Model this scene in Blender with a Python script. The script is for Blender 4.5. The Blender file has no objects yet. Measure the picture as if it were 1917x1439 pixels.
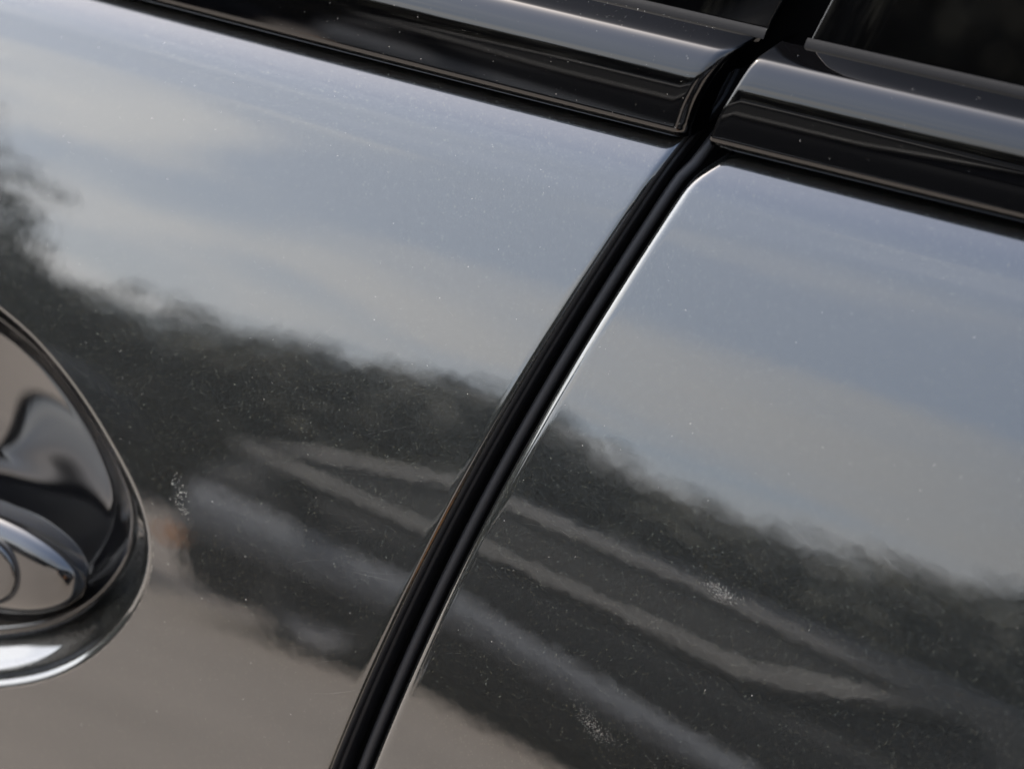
import bpy, math, random
import numpy as np
from mathutils import Vector, Matrix

R = math.radians
SC = bpy.context.scene
COL = SC.collection
rng = random.Random(7)

# ------------------------------------------------------------------ camera
# x runs along the car towards its rear, y into the car, z up (metres)
AIM = Vector((0.0, 0.0, 0.873))
PITCH, YAW, ROLL, DIST = R(22.0), R(25.0), R(6.6), 0.667
look = Vector((-math.sin(YAW) * math.cos(PITCH), math.cos(YAW) * math.cos(PITCH), -math.sin(PITCH)))
rt0 = Vector((math.cos(YAW), math.sin(YAW), 0.0))
up0 = rt0.cross(look)
rt = rt0 * math.cos(ROLL) + up0 * math.sin(ROLL)
up = rt.cross(look)
cam_data = bpy.data.cameras.new('camera')
cam = bpy.data.objects.new('camera', cam_data)
COL.objects.link(cam)
cam.matrix_world = Matrix((
    (rt.x, up.x, -look.x, 0), (rt.y, up.y, -look.y, 0), (rt.z, up.z, -look.z, 0), (0, 0, 0, 1)))
cam.location = AIM - look * DIST
cam_data.sensor_width = 36.0
cam_data.lens = 100.0
cam_data.clip_start = 0.05
cam_data.clip_end = 2000.0
cam_data.dof.use_dof = True
cam_data.dof.focus_distance = DIST + 0.004
cam_data.dof.aperture_fstop = 9.0
cam_data.dof.aperture_blades = 0
SC.camera = cam

# ------------------------------------------------------------------ sky, sun, exposure
SUN_DIR = Vector((-0.60, 0.13, 0.79)).normalized()      # towards the sun
SUN_EL = math.asin(SUN_DIR.z)
SUN_ROT = math.atan2(SUN_DIR.x, SUN_DIR.y)
world = bpy.data.worlds.new('World')
SC.world = world
world.use_nodes = True
wn, wl = world.node_tree.nodes, world.node_tree.links
wn.clear()
w_out = wn.new('ShaderNodeOutputWorld')
w_bg = wn.new('ShaderNodeBackground')
w_sky = wn.new('ShaderNodeTexSky')
w_sky.sky_type = 'NISHITA'
w_sky.sun_disc = False
w_sky.sun_elevation = SUN_EL
w_sky.sun_rotation = SUN_ROT
w_sky.altitude = 100
w_sky.air_density = 1.0
w_sky.dust_density = 3.0
w_sky.ozone_density = 1.0
w_bg.inputs['Strength'].default_value = 0.14
# thin cloud streaks: noise over the direction projected on a cloud layer
tc = wn.new('ShaderNodeTexCoord')
sep = wn.new('ShaderNodeSeparateXYZ')
wl.new(tc.outputs['Generated'], sep.inputs[0])
zz = wn.new('ShaderNodeMath'); zz.operation = 'MAXIMUM'; zz.inputs[1].default_value = 0.0
wl.new(sep.outputs['Z'], zz.inputs[0])
za = wn.new('ShaderNodeMath'); za.operation = 'ADD'; za.inputs[1].default_value = 0.22
wl.new(zz.outputs[0], za.inputs[0])
dv = wn.new('ShaderNodeVectorMath'); dv.operation = 'DIVIDE'
cb = wn.new('ShaderNodeCombineXYZ')
wl.new(za.outputs[0], cb.inputs[0]); wl.new(za.outputs[0], cb.inputs[1])
cb.inputs[2].default_value = 1.0
wl.new(tc.outputs['Generated'], dv.inputs[0]); wl.new(cb.outputs[0], dv.inputs[1])
mp = wn.new('ShaderNodeMapping')
mp.inputs['Location'].default_value = (3.1, 1.7, 0.0)
mp.inputs['Rotation'].default_value = (0, 0, R(24))
mp.inputs['Scale'].default_value = (0.7, 1.35, 0.3)
wl.new(dv.outputs[0], mp.inputs['Vector'])
cn = wn.new('ShaderNodeTexNoise')
cn.inputs['Scale'].default_value = 1.35
cn.inputs['Detail'].default_value = 3.5
cn.inputs['Roughness'].default_value = 0.45
cn.inputs['Distortion'].default_value = 0.5
wl.new(mp.outputs[0], cn.inputs['Vector'])
cr = wn.new('ShaderNodeMapRange')
cr.interpolation_type = 'SMOOTHSTEP'
cr.inputs['From Min'].default_value = 0.43
cr.inputs['From Max'].default_value = 0.60
cr.inputs['To Min'].default_value = 0.45
cr.inputs['To Max'].default_value = 0.96
wl.new(cn.outputs['Fac'], cr.inputs['Value'])
cmix = wn.new('ShaderNodeMix'); cmix.data_type = 'RGBA'
# a thin veil looks denser towards the horizon, where one looks through more of it
vz = wn.new('ShaderNodeMapRange')
vz.interpolation_type = 'SMOOTHSTEP'
vz.inputs['From Min'].default_value = 0.30
vz.inputs['From Max'].default_value = 0.90
vz.inputs['To Min'].default_value = 1.0
vz.inputs['To Max'].default_value = 0.22
wl.new(sep.outputs['Z'], vz.inputs['Value'])
vm = wn.new('ShaderNodeMath'); vm.operation = 'MULTIPLY'
wl.new(cr.outputs[0], vm.inputs[0]); wl.new(vz.outputs[0], vm.inputs[1])
wl.new(vm.outputs[0], cmix.inputs['Factor'])
wl.new(w_sky.outputs[0], cmix.inputs['A'])
# cloud droplets scatter forwards: the layer is brighter towards the sun
dt = wn.new('ShaderNodeVectorMath'); dt.operation = 'DOT_PRODUCT'; dt.inputs[1].default_value = SUN_DIR
wl.new(tc.outputs['Generated'], dt.inputs[0])
d0 = wn.new('ShaderNodeMath'); d0.operation = 'MAXIMUM'; d0.inputs[1].default_value = 0.0
wl.new(dt.outputs['Value'], d0.inputs[0])
d2 = wn.new('ShaderNodeMath'); d2.operation = 'POWER'; d2.inputs[1].default_value = 1.6
wl.new(d0.outputs[0], d2.inputs[0])
d3 = wn.new('ShaderNodeMath'); d3.operation = 'MULTIPLY_ADD'; d3.inputs[1].default_value = 3.0; d3.inputs[2].default_value = 0.45
wl.new(d2.outputs[0], d3.inputs[0])
cc = wn.new('ShaderNodeVectorMath'); cc.operation = 'SCALE'; cc.inputs[0].default_value = (4.85, 4.82, 4.80)
hz = wn.new('ShaderNodeMapRange')                    # haze low over the horizon
hz.interpolation_type = 'SMOOTHSTEP'
hz.inputs['From Min'].default_value = 0.06
hz.inputs['From Max'].default_value = 0.36
hz.inputs['To Min'].default_value = 1.34
hz.inputs['To Max'].default_value = 0.94
wl.new(sep.outputs['Z'], hz.inputs['Value'])
hm = wn.new('ShaderNodeMath'); hm.operation = 'MULTIPLY'
wl.new(d3.outputs[0], hm.inputs[0]); wl.new(hz.outputs[0], hm.inputs[1])
wl.new(hm.outputs[0], cc.inputs['Scale'])
wl.new(cc.outputs[0], cmix.inputs['B'])
wl.new(cmix.outputs['Result'], w_bg.inputs['Color'])
wl.new(w_bg.outputs[0], w_out.inputs['Surface'])

sun_data = bpy.data.lights.new('sun', 'SUN')
sun_data.energy = 4.0
sun_data.angle = R(0.53)
sun_data.color = (1.0, 0.95, 0.88)
sun = bpy.data.objects.new('sun', sun_data)
sun.rotation_euler = (-SUN_DIR).to_track_quat('-Z', 'Y').to_euler()
COL.objects.link(sun)

SC.view_settings.view_transform = 'Standard'
SC.view_settings.look = 'None'
SC.view_settings.gamma = 1.0
SC.view_settings.use_curve_mapping = False
SC.view_settings.exposure = 2.77
SC.cycles.max_bounces = 8
SC.cycles.sample_clamp_indirect = 12.0

# ------------------------------------------------------------------ helpers
def link(o, parent=None):
    COL.objects.link(o)
    if parent is not None:
        o.parent = parent
    return o

def mesh(name, verts, faces, mat, parent=None, smooth=True):
    me = bpy.data.meshes.new(name)
    me.from_pydata([tuple(map(float, v)) for v in verts], [], faces)
    if mat is not None:
        me.materials.append(mat)
    me.polygons.foreach_set('use_smooth', [smooth] * len(me.polygons))
    me.validate()
    me.update()
    return link(bpy.data.objects.new(name, me), parent)

def grid_mesh(name, P, mat, parent=None, closed=False, flip=False, keep=None, caps=False):
    """P: array (rows, cols, 3). closed joins the last column to the first."""
    P = np.asarray(P)
    n, m = P.shape[:2]
    F = []
    for i in range(n - 1):
        for j in range(m if closed else m - 1):
            k = (j + 1) % m
            q = (i * m + j, i * m + k, (i + 1) * m + k, (i + 1) * m + j)
            if keep is not None and not keep[i, j]:
                continue
            F.append(q[::-1] if flip else q)
    V = list(P.reshape(-1, 3))
    if caps:
        for i in (0, n - 1):
            c = len(V); V.append(P[i].mean(axis=0))
            for j in range(m):
                k = (j + 1) % m
                t = (i * m + j, c, i * m + k) if (i == 0) != flip else (i * m + j, i * m + k, c)
                F.append(t)
    return mesh(name, V, F, mat, parent)

def tube(name, pts, rad, mat, parent=None, seg=10):
    pts = [Vector(p) for p in pts]
    rings = []
    for i, p in enumerate(pts):
        a = pts[max(i - 1, 0)]; b = pts[min(i + 1, len(pts) - 1)]
        t = (b - a).normalized()
        s = t.cross(Vector((0, 1, 0))).normalized(); w = s.cross(t)
        rr = rad if not callable(rad) else rad(i)
        rings.append([p + (s * math.cos(q) + w * math.sin(q)) * rr for q in [2 * math.pi * k / seg for k in range(seg)]])
    return grid_mesh(name, [[tuple(v) for v in r] for r in rings], mat, parent, closed=True, caps=True)

def box(name, x0, x1, y0, y1, z0, z1, mat, parent=None):
    V = [(x, y, z) for x in (x0, x1) for y in (y0, y1) for z in (z0, z1)]
    F = [(0, 1, 3, 2), (4, 6, 7, 5), (0, 4, 5, 1), (2, 3, 7, 6), (0, 2, 6, 4), (1, 5, 7, 3)]
    return mesh(name, V, F, mat, parent, smooth=False)

def empty(name, loc=(0, 0, 0)):
    o = bpy.data.objects.new(name, None)
    o.location = loc
    o.empty_display_size = 0.1
    return link(o)

def tag(o, label, cat, group=None):
    o['label'] = label; o['category'] = cat
    if group:
        o['group'] = group
    return o

def smooth1(v, n):
    k = np.hanning(n + 2)[1:-1]; k /= k.sum()
    return np.convolve(np.pad(v, n // 2, 'edge'), k, 'valid')

# ------------------------------------------------------------------ materials
def new_mat(name):
    m = bpy.data.materials.new(name)
    m.use_nodes = True
    nt = m.node_tree
    return m, nt, nt.nodes, nt.links, nt.nodes['Principled BSDF']

def simple(name, col, rough, metal=0.0, ior=1.5, noise=0.0, nscale=50.0, coat=0.0):
    m, nt, N, L, b = new_mat(name)
    b.inputs['Base Color'].default_value = (*col, 1)
    b.inputs['Roughness'].default_value = rough
    b.inputs['Metallic'].default_value = metal
    b.inputs['IOR'].default_value = ior
    b.inputs['Coat Weight'].default_value = coat
    if noise:
        t = N.new('ShaderNodeTexCoord'); x = N.new('ShaderNodeTexNoise')
        x.inputs['Scale'].default_value = nscale; x.inputs['Detail'].default_value = 5
        L.new(t.outputs['Object'], x.inputs['Vector'])
        mr = N.new('ShaderNodeMapRange')
        mr.inputs['To Min'].default_value = 1 - noise; mr.inputs['To Max'].default_value = 1 + noise
        L.new(x.outputs['Fac'], mr.inputs['Value'])
        mx = N.new('ShaderNodeVectorMath'); mx.operation = 'SCALE'
        mx.inputs[0].default_value = col
        L.new(mr.outputs[0], mx.inputs['Scale'])
        L.new(mx.outputs[0], b.inputs['Base Color'])
    return m

def make_paint():
    """dark grey green metallic paint: flaky metal base under a smooth clear coat"""
    m, nt, N, L, b = new_mat('car_paint')
    t = N.new('ShaderNodeTexCoord')
    # flakes
    vo = N.new('ShaderNodeTexVoronoi'); vo.inputs['Scale'].default_value = 5200.0
    L.new(t.outputs['Object'], vo.inputs['Vector'])
    geo = N.new('ShaderNodeNewGeometry')
    sub = N.new('ShaderNodeVectorMath'); sub.operation = 'SUBTRACT'; sub.inputs[1].default_value = (0.5, 0.5, 0.5)
    L.new(vo.outputs['Color'], sub.inputs[0])
    sc = N.new('ShaderNodeVectorMath'); sc.operation = 'SCALE'; sc.inputs['Scale'].default_value = 0.46
    L.new(sub.outputs[0], sc.inputs[0])
    ad = N.new('ShaderNodeVectorMath'); ad.operation = 'ADD'
    L.new(sc.outputs[0], ad.inputs[0]); L.new(geo.outputs['Normal'], ad.inputs[1])
    nm = N.new('ShaderNodeVectorMath'); nm.operation = 'NORMALIZE'
    L.new(ad.outputs[0], nm.inputs[0])
    L.new(nm.outputs[0], b.inputs['Normal'])
    # a few bright flakes among the dark ones
    v2 = N.new('ShaderNodeTexVoronoi'); v2.inputs['Scale'].default_value = 3700.0
    L.new(t.outputs['Object'], v2.inputs['Vector'])
    sx = N.new('ShaderNodeSeparateXYZ'); L.new(v2.outputs['Color'], sx.inputs[0])
    gt = N.new('ShaderNodeMath'); gt.operation = 'GREATER_THAN'; gt.inputs[1].default_value = 0.968
    L.new(sx.outputs['X'], gt.inputs[0])
    cm = N.new('ShaderNodeMix'); cm.data_type = 'RGBA'
    cm.inputs['A'].default_value = (0.0082, 0.0091, 0.0088, 1)
    cm.inputs['B'].default_value = (0.031, 0.032, 0.025, 1)
    L.new(gt.outputs[0], cm.inputs['Factor'])
    L.new(cm.outputs['Result'], b.inputs['Base Color'])
    # the bright flakes lie looser and are smoother than the fine pigment round them
    ra = N.new('ShaderNodeMapRange'); ra.inputs['To Min'].default_value = 0.32; ra.inputs['To Max'].default_value = 0.15
    L.new(gt.outputs[0], ra.inputs['Value']); L.new(ra.outputs[0], b.inputs['Roughness'])
    ta = N.new('ShaderNodeMapRange'); ta.inputs['To Min'].default_value = 0.20; ta.inputs['To Max'].default_value = 0.52
    L.new(gt.outputs[0], ta.inputs['Value']); L.new(ta.outputs[0], sc.inputs['Scale'])
    b.inputs['Metallic'].default_value = 0.9
    b.inputs['Roughness'].default_value = 0.17
    b.inputs['Coat Weight'].default_value = 1.0
    b.inputs['Coat IOR'].default_value = 1.68
    b.inputs['Coat Roughness'].default_value = 0.006
    # orange peel in the clear coat
    nz = N.new('ShaderNodeTexNoise'); nz.inputs['Scale'].default_value = 230.0
    nz.inputs['Detail'].default_value = 1.0
    L.new(t.outputs['Object'], nz.inputs['Vector'])
    bp = N.new('ShaderNodeBump'); bp.inputs['Strength'].default_value = 1.0
    bp.inputs['Distance'].default_value = 0.000007
    L.new(nz.outputs['Fac'], bp.inputs['Height'])
    L.new(bp.outputs[0], b.inputs['Coat Normal'])
    return m

M = {}
M['paint'] = make_paint()
M['gloss_black'] = simple('gloss_black_trim', (0.0006, 0.0006, 0.0007), 0.03, ior=1.43)
M['glass'] = simple('dark_tinted_glass', (0.0006, 0.0006, 0.0007), 0.0, ior=1.36)
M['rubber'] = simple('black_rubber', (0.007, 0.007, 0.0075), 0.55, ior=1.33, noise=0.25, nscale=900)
M['seal_grey'] = simple('greyed_rubber_lip', (0.0036, 0.0037, 0.0043), 0.75, ior=1.12, noise=0.15, nscale=700)
M['recess'] = simple('dark_gloss_recess', (0.003, 0.003, 0.0032), 0.03, ior=1.66)
M['pillar'] = simple('matt_black_pillar', (0.0012, 0.0012, 0.0012), 0.7, ior=1.1)
M['dust'] = simple('pale_dust', (0.55, 0.53, 0.48), 0.9)
M['ground'] = simple('tan_paving', (0.172, 0.149, 0.128), 0.85, noise=0.22, nscale=1.3)
M['bark'] = simple('bark', (0.07, 0.05, 0.035), 0.9, noise=0.3, nscale=6)
M['interior'] = simple('dark_interior', (0.01, 0.01, 0.01), 0.8)

# ------------------------------------------------------------------ ground
ground = mesh('pavement', [(-400, -400, 0), (400, -400, 0), (400, 400, 0), (-400, 400, 0)], [(0, 1, 2, 3)], M['ground'])
ground['kind'] = 'structure'

# ------------------------------------------------------------------ door surface
ZB = 0.94                                   # height of the belt line
US = np.linspace(-0.70, 0.012, 3561)
_ph = np.interp(US, [-.7, -.3, -.147, -.109, -.075, -.04, -.0235, -.0208, -.0184, -.0130, -.0075, .012],
                [-10, 4, 12.5, 14.3, 17, 20.7, 22.6, 27.5, 24.5, 40, 47, 54])
_ph = smooth1(_ph, 25)
YS = np.concatenate([[0], np.cumsum(np.tan(np.radians((_ph[1:] + _ph[:-1]) / 2)) * np.diff(US))])
YS -= np.interp(-.067, US, YS)

def f_front(x, u):
    return np.interp(u, US, YS) + x * x / 8.0

def f_rear(x, u):
    xt = 0.25 * np.tanh(np.maximum(x - 0.0, -0.02) / 0.25)
    return np.interp(u, US, YS) + x * x / 8.0 + 0.24 * xt * (u + 0.067)

# the two door edges along the shut line: (x, u) in millimetres, top to bottom
EDGE_F = np.array([(26.5, 8), (25.0, -4), (22.8, -10.6), (21.4, -13.8), (19.2, -20.6), (16.9, -26.8), (13.1, -37.1), (9.7, -46), (6.4, -54.2),
                   (3.9, -60.2), (.7, -67.9), (-1.8, -74.3), (-8.2, -95.5), (-12.0, -109.5), (-14.8, -119.6),
                   (-17.5, -130.4), (-20.2, -142.8), (-21.8, -151.1), (-23.4, -161.8), (-27, -190), (-34, -260), (-38, -350), (-40, -600)]) / 1000
EDGE_R = np.array([(40, 8), (36.5, -6), (33.6, -9.4), (30.8, -11.6), (28.8, -14.2), (27.2, -18.0), (24.2, -26.4), (21.4, -34.7), (19.8, -39.4),
                   (16.0, -50.4), (12.4, -60.7), (9.1, -70.5), (5.8, -81.5), (0.0, -102.1), (-2.8, -111.6),
                   (-5.9, -123.3), (-8.9, -136.5), (-11.0, -146.4), (-12.8, -154.5), (-14.7, -164.4), (-18, -190), (-25, -260), (-29, -350), (-31, -600)]) / 1000

def edge_curve(tab):
    uu = np.linspace(-.6, .008, 1217)
    xx = np.interp(uu, tab[::-1, 1], tab[::-1, 0])
    xx = smooth1(xx, 13)
    return lambda u: np.interp(u, uu, xx)
xr = edge_curve(EDGE_R)
_pr = np.polyfit(EDGE_R[4:20, 1], EDGE_R[4:20, 0], 4)
_us = np.linspace(-.6, .008, 609)
_xs = np.where(_us > -.167, np.polyval(_pr, np.clip(_us, -.167, 0)), 0)
_xs = np.where(_us <= -.167, np.polyval(_pr, -.167) + 0.15 * (_us + .167), _xs)
_w = np.clip((-.014 - _us) / .008, 0, 1)                # the corner under the trim keeps its own curl
_xr = smooth1(_w * _xs + (1 - _w) * xr(_us), 5)
xr = lambda u: np.interp(u, _us, _xr)
_xf = smooth1(_xs - np.interp(_us, [-.17, -.02, .008], [.0089, .0073, .0073]), 5)
xf = lambda u: np.interp(u, _us, _xf)

U_ROWS = np.concatenate([np.linspace(-.6, -.25, 15)[:-1], np.linspace(-.25, -.19, 20)[:-1],
                         np.linspace(-.19, -.03, 161)[:-1], np.linspace(-.03, .006, 91)])

def hem(r, deep, lip=False):
    """(distance from the edge, depth behind the skin), from inside the gap outwards"""
    out = [(0.0008, deep), (0.0, deep * 0.5), (0.0, r * 1.25)]
    if lip:
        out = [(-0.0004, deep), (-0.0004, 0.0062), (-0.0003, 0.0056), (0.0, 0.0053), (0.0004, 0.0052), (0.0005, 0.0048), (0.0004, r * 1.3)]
    for k in range(9):
        a = R(90 - 90 * k / 8)
        out.append((r - r * math.sin(a), r - r * math.cos(a)))
    return out

car = empty('car')
tag(car, 'dark grey metallic car seen at the shut line between its two left doors', 'car')

# cup outline for the door handle: polar curve about CUP, right half traced, left half longer
CUP = np.array([-0.158, -0.134])
_cp = np.array([(-144.7, -85.7), (-133.4, -89.5), (-121.5, -95.8), (-109.4, -104), (-101, -110.9), (-93.6, -117.8), (-87, -124.7),
                (-83.7, -131.9), (-84.2, -140.3), (-88.5, -150.5), (-94.7, -160.2), (-107.5, -171.1), (-123.2, -178.7),
                (-150, -186), (-190, -188), (-225, -182), (-250, -165), (-262, -140), (-256, -115), (-235, -95), (-205, -85), (-172, -82.5)]) / 1000
_ang = np.unwrap(np.arctan2(_cp[:, 1] - CUP[1], _cp[:, 0] - CUP[0]))
_rad = np.hypot(_cp[:, 0] - CUP[0], _cp[:, 1] - CUP[1])
_o = np.argsort(_ang)
_aa = np.concatenate([_ang[_o] - 2 * math.pi, _ang[_o], _ang[_o] + 2 * math.pi]); _rr = np.tile(_rad[_o], 3)
TH = np.linspace(0, 2 * math.pi, 145)[:-1] + _ang[_o][0]
_dense = np.linspace(_ang[_o][0] - 2 * math.pi, _ang[_o][0] + 4 * math.pi, 1081)
_dr = smooth1(np.interp(_dense, _aa, _rr), 31)
def cup_r(th):
    th = np.mod(th - _ang[_o][0], 2 * math.pi) + _ang[_o][0]
    return np.interp(th, _dense, _dr)

def door_skin(name, f, xe, sgn, r, far, parent, cup=False, lip=False):
    """skin running from the shut line edge xe(u) away to the far end"""
    h = hem(r, 0.012, lip)
    a = [p[0] for p in h]; dpt = [p[1] for p in h]
    more = list(np.linspace(r, 0.012, 9)[1:])
    x_near = 0.29 if cup else 0.14
    more += list(np.arange(0.0135, x_near, 0.0015))
    more += list(np.linspace(x_near, far, 26)[1:])
    a = np.array(a + more); dpt = np.array(dpt + [0.0] * len(more))
    U = U_ROWS
    X = xe(U)[:, None] + sgn * a[None, :]
    UU = np.repeat(U[:, None], len(a), 1)
    Y = f(X, UU) + dpt[None, :]
    P = np.stack([X, Y, UU + ZB], -1)
    keep = None
    if cup:
        Xc = (X[:-1, :-1] + X[1:, 1:]) / 2; Uc = (UU[:-1, :-1] + UU[1:, 1:]) / 2
        rr = np.hypot(Xc - CUP[0], Uc - CUP[1]); th = np.arctan2(Uc - CUP[1], Xc - CUP[0])
        keep = rr > cup_r(th)
        n_, m_ = X.shape
        cnt = np.zeros((n_, m_)); tot = np.zeros((n_, m_))
        for di in (0, 1):
            for dj in (0, 1):
                cnt[di:n_ - 1 + di, dj:m_ - 1 + dj] += keep; tot[di:n_ - 1 + di, dj:m_ - 1 + dj] += 1
        rim = (cnt > 0) & (cnt < tot)               # vertices along the hole: pull them onto its outline
        tv = np.arctan2(UU - CUP[1], X - CUP[0]); rv = cup_r(tv)
        X = np.where(rim, CUP[0] + rv * np.cos(tv), X); UU = np.where(rim, CUP[1] + rv * np.sin(tv), UU)
        Y = f(X, UU) + dpt[None, :]
        P = np.stack([X, Y, UU + ZB], -1)
    c0 = 0
    o = None
    if lip:                                             # painted hem coloured black here to imitate a dark reflection
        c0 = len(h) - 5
    o = grid_mesh(name, P[:, c0:], M['paint'], parent, flip=(sgn > 0) is False, keep=None if keep is None else keep[:, c0:])
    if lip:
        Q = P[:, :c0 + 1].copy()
        grid_mesh('hem_shade', Q, M['rubber'], o, flip=(sgn > 0) is False)
    return o

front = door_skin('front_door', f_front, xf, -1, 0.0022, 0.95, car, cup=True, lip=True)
front['label'] = 'dark grey metallic front door with the recessed handle'
rear = door_skin('rear_door', f_rear, xr, 1, 0.0026, 0.80, car)
rear['label'] = 'dark grey metallic rear door, plain panel'

# body behind the shut line, rubber bead standing in the gap
U_S = np.linspace(-.45, .006, 110)
pil = []
for u in U_S:
    xm = (xf(u) + xr(u)) / 2
    y = f_front(xm, u) + 0.013
    pil.append([(xm - 0.05, y, u + ZB), (xm + 0.05, y, u + ZB)])
pillar = grid_mesh('door_pillar', pil, M['pillar'], car)
bead = [(xr(u) - 0.0034 - 0.0, f_front(xr(u), u) + 0.0058, u + ZB) for u in np.linspace(-.45, -.0125, 130)]
u0_ = -.0125
bx, by, bz = bead[-1]
for k in range(1, 12):
    t = k / 11
    bead.append((bx + 0.0085 * t, by + 0.010 * t + 0.004 * t * t, bz + 0.020 * t))
tube('gap_seal', bead, 0.0014, M['rubber'], car, seg=14)

# ------------------------------------------------------------------ belt trims, lips, window glass
def trim_profile():
    s = np.concatenate([[0, .4, .8, 1.2, 1.5, 1.65, 1.75, 1.9, 2.05, 2.2, 2.4, 2.55, 2.7, 2.85, 3.0, 3.15, 3.3, 3.5, 3.7], np.linspace(4, 33, 65)])
    ph = np.interp(s, [0, 1.5, 1.75, 2.1, 2.5, 3.0, 8, 11, 14.5, 18, 21.5, 22.6, 23.4, 26, 33], [-42, -38, -30, -8, 5.6, 7.7, 8.5, 9.6, 12, 25, 43, 55, 70, 75, 79])
    ds = np.diff(s) / 1000
    pm = np.radians((ph[1:] + ph[:-1]) / 2)
    y = np.concatenate([[0], np.cumsum(np.sin(pm) * ds)]); z = np.concatenate([[0], np.cumsum(np.cos(pm) * ds)])
    y -= y.min()
    return y, z
TY, TZ = trim_profile()
T_Y0, T_U0 = 0.0226, -0.0060                # outermost face and bottom edge of the trim
TTOP = (TY[-1] + T_Y0, TZ[-1] + T_U0)
END_F = np.array([(25.5, -7), (25.6, -4), (26.5, 2), (28.4, 8), (31.2, 14), (35, 19), (38, 23), (40, 30)]) / 1000
END_R = np.array([(31.3, -7), (31.5, -4), (33.0, 2.5), (34.8, 7), (37.4, 14), (40.0, 18), (44.0, 21.5), (50, 24), (58, 30)]) / 1000

def belt_trim(parent, tab, sgn, r, far):
    yy = np.concatenate([[TY[0] + 0.010, TY[0] + 0.006, TY[0] + 0.003], TY])
    zz_ = np.concatenate([[TZ[0] + 0.0012, TZ[0] + 0.0006, TZ[0]], TZ])
    u = zz_ + T_U0
    xe = np.interp(u, tab[:, 1], tab[:, 0])
    k = 9
    xe = np.convolve(np.pad(xe, k // 2, 'edge'), np.ones(k) / k, 'valid')
    h = [(0.0, 0.014), (0.0, 0.007), (0.0, r)]
    for q in range(1, 9):
        a = R(90 - 90 * q / 8); h.append((r - r * math.sin(a), r - r * math.cos(a)))
    a = [p[0] for p in h] + list(np.linspace(r, .03, 14)[1:]) + list(np.linspace(.03, .2, 40)[1:]) + list(np.linspace(.2, far, 12)[1:])
    dp = np.array([p[1] for p in h] + [0.0] * (len(a) - len(h)))
    a = np.array(a)
    X = xe[:, None] + sgn * a[None, :]
    Y = T_Y0 + yy[:, None] + X * X / 8.0 + dp[None, :]
    Z = np.repeat((u + ZB)[:, None], len(a), 1)
    return grid_mesh('window_trim', np.stack([X, Y, Z], -1), M['gloss_black'], parent, flip=(sgn > 0) is False)

belt_trim(front, END_F, -1, 0.0034, 0.93)
belt_trim(rear, END_R, 1, 0.0010, 0.78)

def strip(name, parent, mat, x0, x1, prof, slope=0.0, n=60):
    """extrude an open profile of (y, u) points along the car; slope leans the ends with height"""
    xs = np.linspace(0, 1, n)
    P = []
    for (y, u) in prof:
        row = []
        for t in xs:
            a = x0 + slope * (u - prof[0][1]) if abs(x0) < 0.2 else x0
            b = x1 + slope * (u - prof[0][1]) if abs(x1) < 0.2 else x1
            x = a + (b - a) * t
            row.append((x, y + x * x / 8.0, u + ZB))
        P.append(row)
    return grid_mesh(name, P, mat, parent)

ty, tu = TTOP
LIP = [(ty - 0.0005, tu - 0.0004), (ty - 0.0003, tu + 0.0001), (ty + 0.0002, tu + 0.0009), (ty + 0.0008, tu + 0.0016), (ty + 0.0014, tu + 0.0018), (ty + 0.0016, tu + 0.0008)]
strip('window_seal', front, M['seal_grey'], -0.93, 0.0355, LIP)
strip('window_seal', rear, M['seal_grey'], 0.0455, 0.80, LIP)

def glass(name, parent, x0, x1, sgn_edge, h=0.42):
    """side glass leaning in; the end towards the shut line has a ground rounded edge"""
    uu = np.concatenate([np.linspace(-0.03, -0.005, 3), np.linspace(0, 0.05, 22), np.linspace(0.05, h, 24)[1:]])
    phg = np.radians(np.interp(uu, [0, .06, .2, h], [10.3, 10.8, 15, 24]))
    yg = np.concatenate([[0], np.cumsum(np.tan((phg[1:] + phg[:-1]) / 2) * np.diff(uu))])
    yg -= yg[3]
    e = []
    for q in range(7):
        a = R(90 - 15 * q); e.append((0.0007 * (1 - math.sin(a)), 0.0007 * (1 - math.cos(a))))
    e = [(0.0, 0.004)] + e + [(v, 0.0) for v in np.linspace(.0007, abs(x1 - x0), 50)[1:]]
    P = []
    for u, y in zip(uu, yg):
        row = []
        for (a, dp) in e:
            ft = 0.022 if u < -0.001 else 0.0
            x = (x1 - ft - a if sgn_edge > 0 else x0 + ft + a) + 0.30 * u
            row.append((x, ty + 0.0024 + y + dp + x * x / 8.0, tu + u + ZB - 0.002))
        P.append(row)
    return grid_mesh(name, P, M['glass'], parent, flip=sgn_edge > 0), yg, uu

glass('window_glass', front, -0.85, 0.0340, 1)
_, YG, UG = glass('window_glass', rear, 0.0445, 0.75, -1)
# slim cover between the rear glass and the shut line, pillar behind both windows
strip('window_channel', rear, M['gloss_black'], 0.0425, 0.0452, [(ty + 0.0030 + y, tu + u - 0.001) for u, y in zip(UG, YG)], slope=0.30, n=4)
strip('window_pillar', car, M['pillar'], -0.02, 0.10, [(ty + 0.014 + y, tu + u - 0.02) for u, y in zip(UG, YG)], slope=0.30, n=4)
ry = ty + YG[-1]; rz = tu + UG[-1] + ZB
roof = [[(x, ry - 0.004 + 0.75 * t + x * x / 8.0, rz - 0.004 + 0.06 * math.sin(math.pi * t * 0.5)) for x in np.linspace(-0.9, 0.85, 16)] for t in np.linspace(0, 1, 10)]
grid_mesh('roof_panel', roof, M['paint'], car)

# ------------------------------------------------------------------ door handle
def cup_ring(k, depth, seg=TH):
    r = cup_r(seg) * k
    x = CUP[0] + r * np.cos(seg); u = CUP[1] + r * np.sin(seg)
    return np.stack([x, f_front(x, u) + depth, u + ZB], -1)

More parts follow.
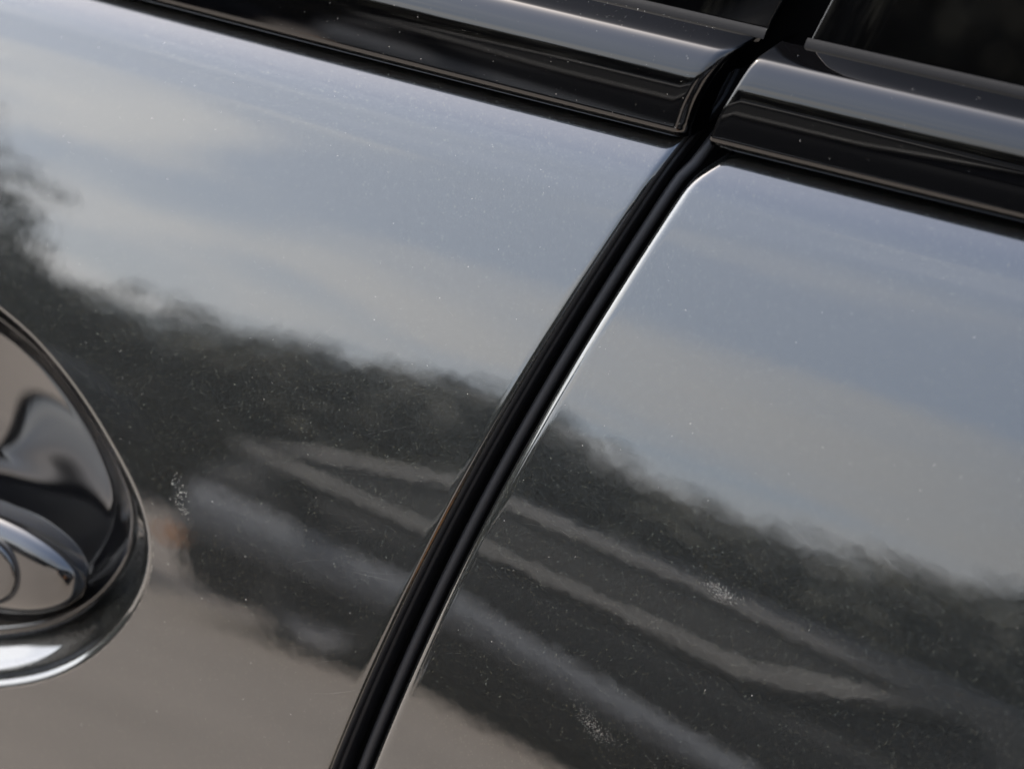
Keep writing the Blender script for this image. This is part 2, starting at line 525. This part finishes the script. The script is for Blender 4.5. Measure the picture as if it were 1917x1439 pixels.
bez = [(1.0, .00005)]
for q in range(1, 9):
    a_ = R(11 * q)
    bez.append((1.0 - .046 * math.sin(a_), .0034 * (1 - math.cos(a_))))
bez += [(.940, .0046), (.900, .0066), (.860, .0085), (.825, .0102), (.815, .0112), (.812, .0128)]
grid_mesh('handle_bezel', [cup_ring(k, dd) for k, dd in bez], M['paint'], front, closed=True, flip=True)
bowl = [(.814, .0132), (.806, .0126), (.798, .0124), (.78, .0131), (.75, .0144), (.72, .0157), (.70, .0166), (.695, .0172), (.688, .0180)]
for t in np.linspace(0, 1, 26)[1:]:
    bowl.append((.685 * (1 - t) + .002, .0182 + .0075 * math.sin(t * math.pi / 2)))
grid_mesh('handle_recess', [cup_ring(k, dd) for k, dd in bowl], M['recess'], front, closed=True, flip=True)

def bar():
    rows = []
    xs = np.concatenate([np.linspace(-0.1070, -0.1230, 16), np.linspace(-0.1250, -0.30, 36)])
    for x in xs:
        e = min(1.0, max(0.0, (-0.1070 - x) / 0.034))
        hh = 0.0138 * math.sqrt(max(1 - (1 - e) ** 2, 0.0)) + 0.0004
        tt = 0.0080 * math.sqrt(max(1 - (1 - e) ** 4, 0.0)) + 0.0004
        uc = -0.1490 + (x + 0.1070) * 0.02 + 0.0005 * (1 - e)
        yc = f_front(x, uc) + 0.0065 - 0.004 * min(1, max(0, (-0.125 - x) / 0.08))
        ring = []
        for k in range(28):
            q = 2 * math.pi * k / 28
            c, s = math.cos(q), math.sin(q)
            ring.append((x, yc - tt * math.copysign(abs(c) ** .55, c), uc + ZB + hh * math.copysign(abs(s) ** .6, s)))
        rows.append(ring)
    return rows
hb = grid_mesh('door_handle', bar(), M['recess'], front, closed=True, caps=True)
# lock cover at the handle's end, let into its face inside a dark joint
def lock_ring(rows, name, mat):
    out = []
    for k, dy in rows:
        ring = []
        for q in np.linspace(0, 2 * math.pi, 49)[:-1]:
            x = -0.1320 + 0.0094 * k * math.cos(q); u = -0.1490 + 0.0090 * k * math.sin(q)
            uc = -0.1490
            face = f_front(x, uc) + 0.0065 - 0.004 * min(1, max(0, (-0.125 - x) / 0.08))
            e = min(1.0, (-0.1070 - x) / 0.034)
            face -= 0.0080 * math.sqrt(1 - (1 - e) ** 4) + 0.0004
            ring.append((x, face + dy, u + ZB))
        out.append(ring)
    return grid_mesh(name, out, mat, front, closed=True, flip=True)
lock_ring([(1.10, .0012), (1.09, -.0002), (1.05, -.00035), (1.0, -.0002), (.98, .0006)], 'lock_joint', M['rubber'])
lock_ring([(.985, .0006), (.975, -.0005), (.94, -.0009), (.80, -.0011), (.4, -.0012), (.02, -.0012)], 'lock_cover', M['recess'])

# ------------------------------------------------------------------ trees across the way (seen mirrored in the doors)
def leaf_mat(name, col):
    m, nt, N, L, b = new_mat(name)
    oi = N.new('ShaderNodeTexNoise'); oi.inputs['Scale'].default_value = 0.9
    t = N.new('ShaderNodeTexCoord'); L.new(t.outputs['Object'], oi.inputs['Vector'])
    mr = N.new('ShaderNodeMapRange'); mr.inputs['To Min'].default_value = 0.55; mr.inputs['To Max'].default_value = 1.5
    L.new(oi.outputs['Fac'], mr.inputs['Value'])
    mx = N.new('ShaderNodeVectorMath'); mx.operation = 'SCALE'; mx.inputs[0].default_value = col
    L.new(mr.outputs[0], mx.inputs['Scale']); L.new(mx.outputs[0], b.inputs['Base Color'])
    b.inputs['Roughness'].default_value = 0.7
    return m
LEAF = [leaf_mat('dark_leaves', (0.021, 0.021, 0.010)), leaf_mat('olive_leaves', (0.031, 0.028, 0.012)), leaf_mat('deep_leaves', (0.016, 0.017, 0.010))]

def crown_mesh(name, h, w, mat, seed, n=5200):
    r = random.Random(seed)
    V, F = [], []
    lobes = []
    for k in range(26):
        t = r.random()
        z = 0.9 + (h - 1.6) * t
        prof = math.sin(math.pi * min(1, 0.18 + 0.80 * t)) ** 0.7
        a = r.uniform(0, 2 * math.pi); rr = w * 0.62 * prof * math.sqrt(r.random())
        lobes.append((rr * math.cos(a), rr * math.sin(a), z, r.uniform(.22, .36) * w))
    lobes.append((0, 0, h - 0.30 * w, .30 * w))
    for i in range(n):
        lx, ly, lz, lr = r.choice(lobes)
        v = Vector((r.gauss(0, 1), r.gauss(0, 1), r.gauss(0, 1))).normalized()
        p = Vector((lx, ly, lz)) + v * lr * (r.random() ** 0.35) * Vector((1, 1, 0.8)).length / 1.62
        if p.z < 0.1:
            p.z = 0.1 + r.random() * 0.4
        nrm = (v + Vector((r.uniform(-.7, .7), r.uniform(-.7, .7), r.uniform(-.2, .9)))).normalized()
        a1 = nrm.orthogonal().normalized(); a2 = nrm.cross(a1)
        s = r.uniform(.12, .27)
        b0 = len(V)
        V += [p + a1 * s, p + a2 * s * .6, p - a1 * s, p - a2 * s * .6]
        F.append((b0, b0 + 1, b0 + 2, b0 + 3))
    me = bpy.data.meshes.new(name)
    me.from_pydata([tuple(v) for v in V], [], F)
    me.materials.append(mat); me.update()
    return me

def trunk_mesh(h, seed):
    r = random.Random(seed)
    rows = []
    for k in range(9):
        t = k / 8
        rad = 0.20 * (1 - 0.75 * t)
        cx, cy = 0.10 * math.sin(3 * t + seed), 0.10 * math.cos(2 * t + seed)
        rows.append([(cx + rad * math.cos(q), cy + rad * math.sin(q), t * h * 0.8) for q in [2 * math.pi * j / 8 for j in range(8)]])
    V = [p for row in rows for p in row]; F = []
    for i in range(8):
        for j in range(8):
            F.append((i * 8 + j, i * 8 + (j + 1) % 8, (i + 1) * 8 + (j + 1) % 8, (i + 1) * 8 + j))
    for k in range(5):
        a = r.uniform(0, 6.28); z0 = h * r.uniform(.25, .6); L_ = h * .3
        d_ = Vector((math.cos(a), math.sin(a), .8)).normalized()
        s = d_.orthogonal().normalized(); w = d_.cross(s)
        b0 = len(V)
        for q in range(5):
            V.append(tuple(Vector((0, 0, z0)) + (s * math.cos(q * 1.257) + w * math.sin(q * 1.257)) * .07))
        V.append(tuple(Vector((0, 0, z0)) + d_ * L_))
        for q in range(5):
            F.append((b0 + q, b0 + (q + 1) % 5, b0 + 5))
    me = bpy.data.meshes.new('trunk')
    me.from_pydata([tuple(v) for v in V], [], F)
    me.materials.append(M['bark']); me.update()
    return me

CROWN = [crown_mesh('crown', 7.0, 5.2, LEAF[k], 11 + k) for k in range(3)]
TRUNK = [trunk_mesh(7.0, 3 + k) for k in range(3)]
LOOK = ['dark green', 'olive green', 'deep green']
# (azimuth from straight out, degrees; distance; height)
tree_rows = []
az = -58.0
while az < 84:
    el = np.interp(az, [-58, 5, 9, 15, 18, 22, 24, 27, 32, 36, 39, 84], [8, 10, 10.4, 9.2, 8.4, 9.0, 9.6, 8.6, 8.2, 6.6, 8, 9]) + rng.uniform(-.45, .35)
    dd = 37 + rng.uniform(-1.5, 2.5)
    tree_rows.append((az, dd, 0.87 + dd * math.tan(R(float(el)))))
    az += rng.uniform(2.3, 3.3)
tree_rows += [(43.0, 33.0, 9.9), (47.3, 33.5, 11.0)]
for n_, (a_, dd, hh) in enumerate(tree_rows):
    k = n_ % 3
    t_ = empty('leafy_tree', (-dd * math.sin(R(a_)), -dd * math.cos(R(a_)), 0))
    s = hh / 7.0
    t_.scale = (1.05, 1.05, s)
    t_.rotation_euler = (0, 0, rng.uniform(0, 6.28))
    if hh > 9.5:
        LOOK_ = 'taller ' + LOOK[k]
    else:
        LOOK_ = LOOK[k]
    tag(t_, '%s tree mirrored in the doors as part of the tree line' % LOOK_ if hh <= 9.5 else '%s tree mirrored at the left edge above the handle' % LOOK_, 'tree', 'trees mirrored in the doors')
    c_ = link(bpy.data.objects.new('crown', CROWN[k]), t_)
    link(bpy.data.objects.new('trunk', TRUNK[k]), t_)

# ------------------------------------------------------------------ parked van (seen mirrored in the doors)
M['parked_paint'] = simple('dark_blue_grey_paint', (0.005, 0.006, 0.008), 0.6, ior=1.25)
M['parked_glass'] = simple('parked_van_glass', (0.036, 0.036, 0.035), 0.4, ior=1.2)
M['bright_trim'] = simple('satin_metal_trim', (0.095, 0.094, 0.093), 0.5, metal=0.6)
M['lamp_orange'] = simple('orange_lamp', (0.36, 0.14, 0.03), 0.4)
M['lamp_clear'] = simple('clear_lamp', (0.16, 0.165, 0.18), 0.15)
M['sky_sheen'] = simple('painted_sky_sheen', (0.105, 0.115, 0.132), 0.5)
M['tyre'] = simple('tyre', (0.015, 0.015, 0.015), 0.8)
M['rim'] = simple('alloy_rim', (0.10, 0.10, 0.11), 0.5, metal=0.3)
pc = empty('parked_van', (-2.34, -8.42, 0))
pc.rotation_euler = (0, 0, R(5.5))
tag(pc, 'dark van with pale window surrounds, mirrored low in both doors', 'van')
def loft_body():
    # stations along x: rear (-) to front (+); each has a half section of (half width, z)
    st = [(-2.36, .30, .60, .95, .62), (-2.30, .20, .82, 1.00, .80), (-2.10, .15, .88, 1.02, .90), (-1.5, .13, .90, 1.02, .92), (-.6, .12, .91, 1.00, .93),
          (.4, .12, .91, .98, .93), (1.2, .13, .90, .96, .91), (1.8, .16, .88, .88, .88), (2.2, .28, .80, .78, .78), (2.36, .36, .62, .66, .55)]
    P = []
    for x, z0, hw, zt, hw2 in st:
        half = [(hw * .86, z0), (hw * .97, z0 + .10), (hw, z0 + .30), (hw, z0 + (zt - z0) * .60), (hw * .995, zt - .13), (hw2 * .95, zt - .03), (hw2 * .82, zt), (hw2 * .4, zt + .015)]
        ring = [(x, -w, z) for w, z in half] + [(x, w, z) for w, z in half[::-1]]
        P.append(ring)
    return P
grid_mesh('body', loft_body(), M['parked_paint'], pc, closed=True, caps=True)
def loft_cabin():
    st = [(-2.26, .66, .96, 1.10), (-1.95, .70, .97, 1.36), (-1.2, .74, .98, 1.58), (-.4, .75, .98, 1.63), (.8, .75, .98, 1.62), (1.8, .74, .98, 1.57), (2.15, .72, .97, 1.40), (2.30, .70, .96, 1.05)]
    P = []
    for x, hw, z0, z1 in st:
        k = (z1 - z0) / .62
        half = [(hw + .10, z0 - .03), (hw + .08, z0 + .02), (hw + .08 - .10 * k, z0 + (z1 - z0) * .75), (hw - .14 * k, z1 - .04 * k), (hw * .5, z1)]
        P.append([(x, -w, z) for w, z in half] + [(x, w, z) for w, z in half[::-1]])
    return P
grid_mesh('cabin', loft_cabin(), M['parked_paint'], pc, closed=True, caps=True)
def pc_side(x, z):                                  # outer face of the cabin side towards the doors
    return -(0.865 - 0.20 * (z - 1.0))
for sg in (-1, 1):
    out = [(-2.10, 1.22), (-1.0, 1.04), (.38, 1.04), (1.20, 1.36), (.1, 1.47), (-1.05, 1.47), (-1.7, 1.35)]
    V = [(x, sg * (-pc_side(x, z) + .012), z) for x, z in out]
    mesh('side_glass', V, [tuple(range(len(V)))], M['parked_glass'], pc, smooth=False)
    loop = [Vector((x, sg * (-pc_side(x, z) + .02), z)) for x, z in out]
    tube('window_surround', [loop[0], loop[6], loop[5], (loop[5] + loop[4]) / 2, loop[4], (loop[4] + loop[3]) / 2, loop[3]], 0.044, M['bright_trim'], pc, seg=8)
    tube('window_surround', [loop[0], (loop[0] + loop[1]) / 2, loop[1], (loop[1] + loop[2]) / 2, loop[2], (loop[2] + loop[3]) / 2, loop[3]], 0.046, M['bright_trim'], pc, seg=8)
    box('indicator_lamp', -2.375, -2.24, sg * .60 if sg > 0 else -.89, .89 if sg > 0 else -.60, .40, .48, M['lamp_orange'], pc)
    # broad band along the flank, the sky's sheen put in as grey blue colour
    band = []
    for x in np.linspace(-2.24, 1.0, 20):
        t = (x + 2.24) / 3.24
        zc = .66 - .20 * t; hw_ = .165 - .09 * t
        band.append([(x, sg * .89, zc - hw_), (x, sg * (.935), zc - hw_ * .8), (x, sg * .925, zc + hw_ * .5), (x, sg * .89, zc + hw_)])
    grid_mesh('sky_sheen', band, M['sky_sheen'], pc)
    box('headlamp', -2.33, -2.12, .45 if sg > 0 else -.82, .82 if sg > 0 else -.45, .62, .76, M['lamp_clear'], pc)
    box('door_mirror', -1.78, -1.62, .90 if sg > 0 else -1.08, 1.08 if sg > 0 else -.90, 0.93, 1.06, M['parked_paint'], pc)
    for wx in (-1.42, 1.42):
        rows = []
        for rr_, yy_ in ((.18, .86), (.25, .90), (.31, .90), (.325, .86), (.325, .70), (.20, .68)):
            rows.append([(wx + rr_ * math.cos(q), sg * yy_, .325 + rr_ * math.sin(q)) for q in [2 * math.pi * j / 28 for j in range(28)]])
        wh = grid_mesh('wheel', rows, M['tyre'], pc, closed=True)
        rows = [[(wx + rr_ * math.cos(q), sg * yy_, .325 + rr_ * math.sin(q)) for q in [2 * math.pi * j / 20 for j in range(20)]] for rr_, yy_ in ((.215, .885), (.20, .87), (.10, .86), (.01, .88))]
        grid_mesh('rim', rows, M['rim'], wh, closed=True)

# unseen van added beside the camera to darken the door edges
def copy_tree(o, parent=None):
    c = o.copy(); link(c, parent)
    for ch in list(o.children):
        copy_tree(ch, c)
    return c
added_van_near = copy_tree(pc)
added_van_near.name = 'parked_van'
added_van_near.location = (3.1, -2.1, 0)
added_van_near.rotation_euler = (0, 0, 0)
tag(added_van_near, 'added dark van, there to darken the narrow door edges by its reflection', 'van')
added_van_far = copy_tree(pc)  # another van added to hide the bright ground mirrored in the trim
added_van_far.name = 'parked_van'
added_van_far.location = (-8.35, -8.9, 0)
for ch in list(added_van_far.children):                          # a plainer van, without the pale surrounds and painted sheen
    if ch.name.split('.')[0] in ('window_surround', 'sky_sheen'):
        bpy.data.objects.remove(ch)
tag(added_van_far, 'added plain dark van, there to darken the far left of the window trim', 'van')

# ------------------------------------------------------------------ dust grains lying on the paint
def dust(name, parent, pts):
    V, F = [], []
    for (p, s) in pts:
        b0 = len(V)
        q = [(1, 0, 0), (-1, 0, 0), (0, 1, 0), (0, -1, 0), (0, 0, 1), (0, 0, -1)]
        V += [(p[0] + s * a * rng.uniform(.7, 1.3), p[1] + s * b_ * .6, p[2] + s * c * rng.uniform(.7, 1.3)) for a, b_, c in q]
        for t in ((0, 2, 4), (2, 1, 4), (1, 3, 4), (3, 0, 4), (2, 0, 5), (1, 2, 5), (3, 1, 5), (0, 3, 5)):
            F.append(tuple(b0 + k for k in t))
    o = mesh(name, V, F, M['dust'], parent, smooth=False)
    o['kind'] = 'stuff'
    return o
def grain():
    return 0.000035 + 0.00006 * rng.random() ** 3
pts = []
while len(pts) < 260:
    u = rng.uniform(-.18, -.012); x = xf(u) - 0.004 - rng.random() * 0.17
    if math.hypot(x - CUP[0], u - CUP[1]) < cup_r(math.atan2(u - CUP[1], x - CUP[0])) * 1.03:
        continue
    pts.append(((x, float(f_front(x, u)) - 0.00002, u + ZB), grain()))
for _ in range(120):                                # scuffed spot beside the handle
    a, b_ = rng.gauss(0, 1), rng.gauss(0, 1)
    if a * a + b_ * b_ > 2.4 or rng.random() < .15 * (a + 1.5):
        continue
    x = -0.0805 + 0.0012 * a + 0.0019 * b_; u = -0.1160 - 0.0034 * b_ + 0.0006 * a
    pts.append(((x, float(f_front(x, u)) - 0.00002, u + ZB), rng.uniform(.00004, .00009)))
dust('dust', front, pts)
pts = []
for cx_, cu_, nn, sp, tilt in ((.0624, -.0978, 330, .0024, -.25), (.0396, -.1361, 380, .0032, -.45)):      # two dull dried smears
    for _ in range(nn):
        a, b_ = rng.gauss(0, sp), rng.gauss(0, sp * .42)
        x = cx_ + a; u = cu_ + b_ + tilt * a + 40 * a * a
        pts.append(((x, float(f_rear(x, u)) - 0.000006, u + ZB), rng.uniform(.00002, .000042)))
n_pts = len(pts)
while len(pts) < n_pts + 300:
    u = rng.uniform(-.18, -.012); x = xr(u) + 0.003 + rng.random() * 0.17
    pts.append(((x, float(f_rear(x, u)) - 0.00002, u + ZB), grain()))
dust('dust', rear, pts)
def trim_pt(x, k):
    return (x, T_Y0 + TY[k] + x * x / 8.0 - 0.00003, TZ[k] + T_U0 + ZB)
nT = len(TY)
pts = []
for _ in range(330):
    x = 0.024 - 0.11 * rng.random() ** 1.3; k = nT - 2 - int((nT - 14) * rng.random() ** 2.2)
    pts.append((trim_pt(x, k), grain() * .8))
dust('dust', front, pts)
pts = []
for _ in range(50):
    x = 0.046 + 0.12 * rng.random(); k = nT - 2 - int((nT - 14) * rng.random())
    pts.append((trim_pt(x, k), grain()))
dust('dust', rear, pts)

# ------------------------------------------------------------------ hairline wiping scratches in the clear coat
def scratches(parent, f, spots):
    V, F = [], []
    for (x0, u0_, ang, ln, bend, wd) in spots:
        n = 14
        b0 = len(V)
        for k in range(n + 1):
            t = k / n - .5
            x = x0 + ln * t * math.cos(ang) - bend * t * t * math.sin(ang)
            u = u0_ + ln * t * math.sin(ang) + bend * t * t * math.cos(ang)
            w = wd * (1 - (2 * t) ** 2) + 5e-8
            for sg in (-1, 1):
                xx = x - sg * w * math.sin(ang); uu = u + sg * w * math.cos(ang)
                V.append((xx, float(f(xx, uu)) - 0.000005, uu + ZB))
            if k:
                F.append((b0 + 2 * k - 2, b0 + 2 * k - 1, b0 + 2 * k + 1, b0 + 2 * k))
    o = mesh('scratches', V, F, M['dust'], parent, smooth=False)
    o['kind'] = 'stuff'
sp = []
for _ in range(18):
    u = rng.uniform(-.150, -.085)
    sp.append((float(xf(u)) - rng.uniform(.006, .030), u, R(rng.uniform(5, 28)), rng.uniform(.006, .022), rng.uniform(-.004, .004), rng.uniform(.0000005, .0000015)))
for _ in range(8):
    u = rng.uniform(-.08, -.03)
    sp.append((float(xf(u)) - rng.uniform(.01, .12), u, R(rng.uniform(-40, 60)), rng.uniform(.004, .014), rng.uniform(-.003, .003), rng.uniform(.0000005, .0000012)))
scratches(front, f_front, sp)
sp = []
for _ in range(10):
    u = rng.uniform(-.15, -.03)
    sp.append((float(xr(u)) + rng.uniform(.008, .11), u, R(rng.uniform(-50, 40)), rng.uniform(.004, .016), rng.uniform(-.004, .004), rng.uniform(.0000005, .0000014)))
scratches(rear, f_rear, sp)
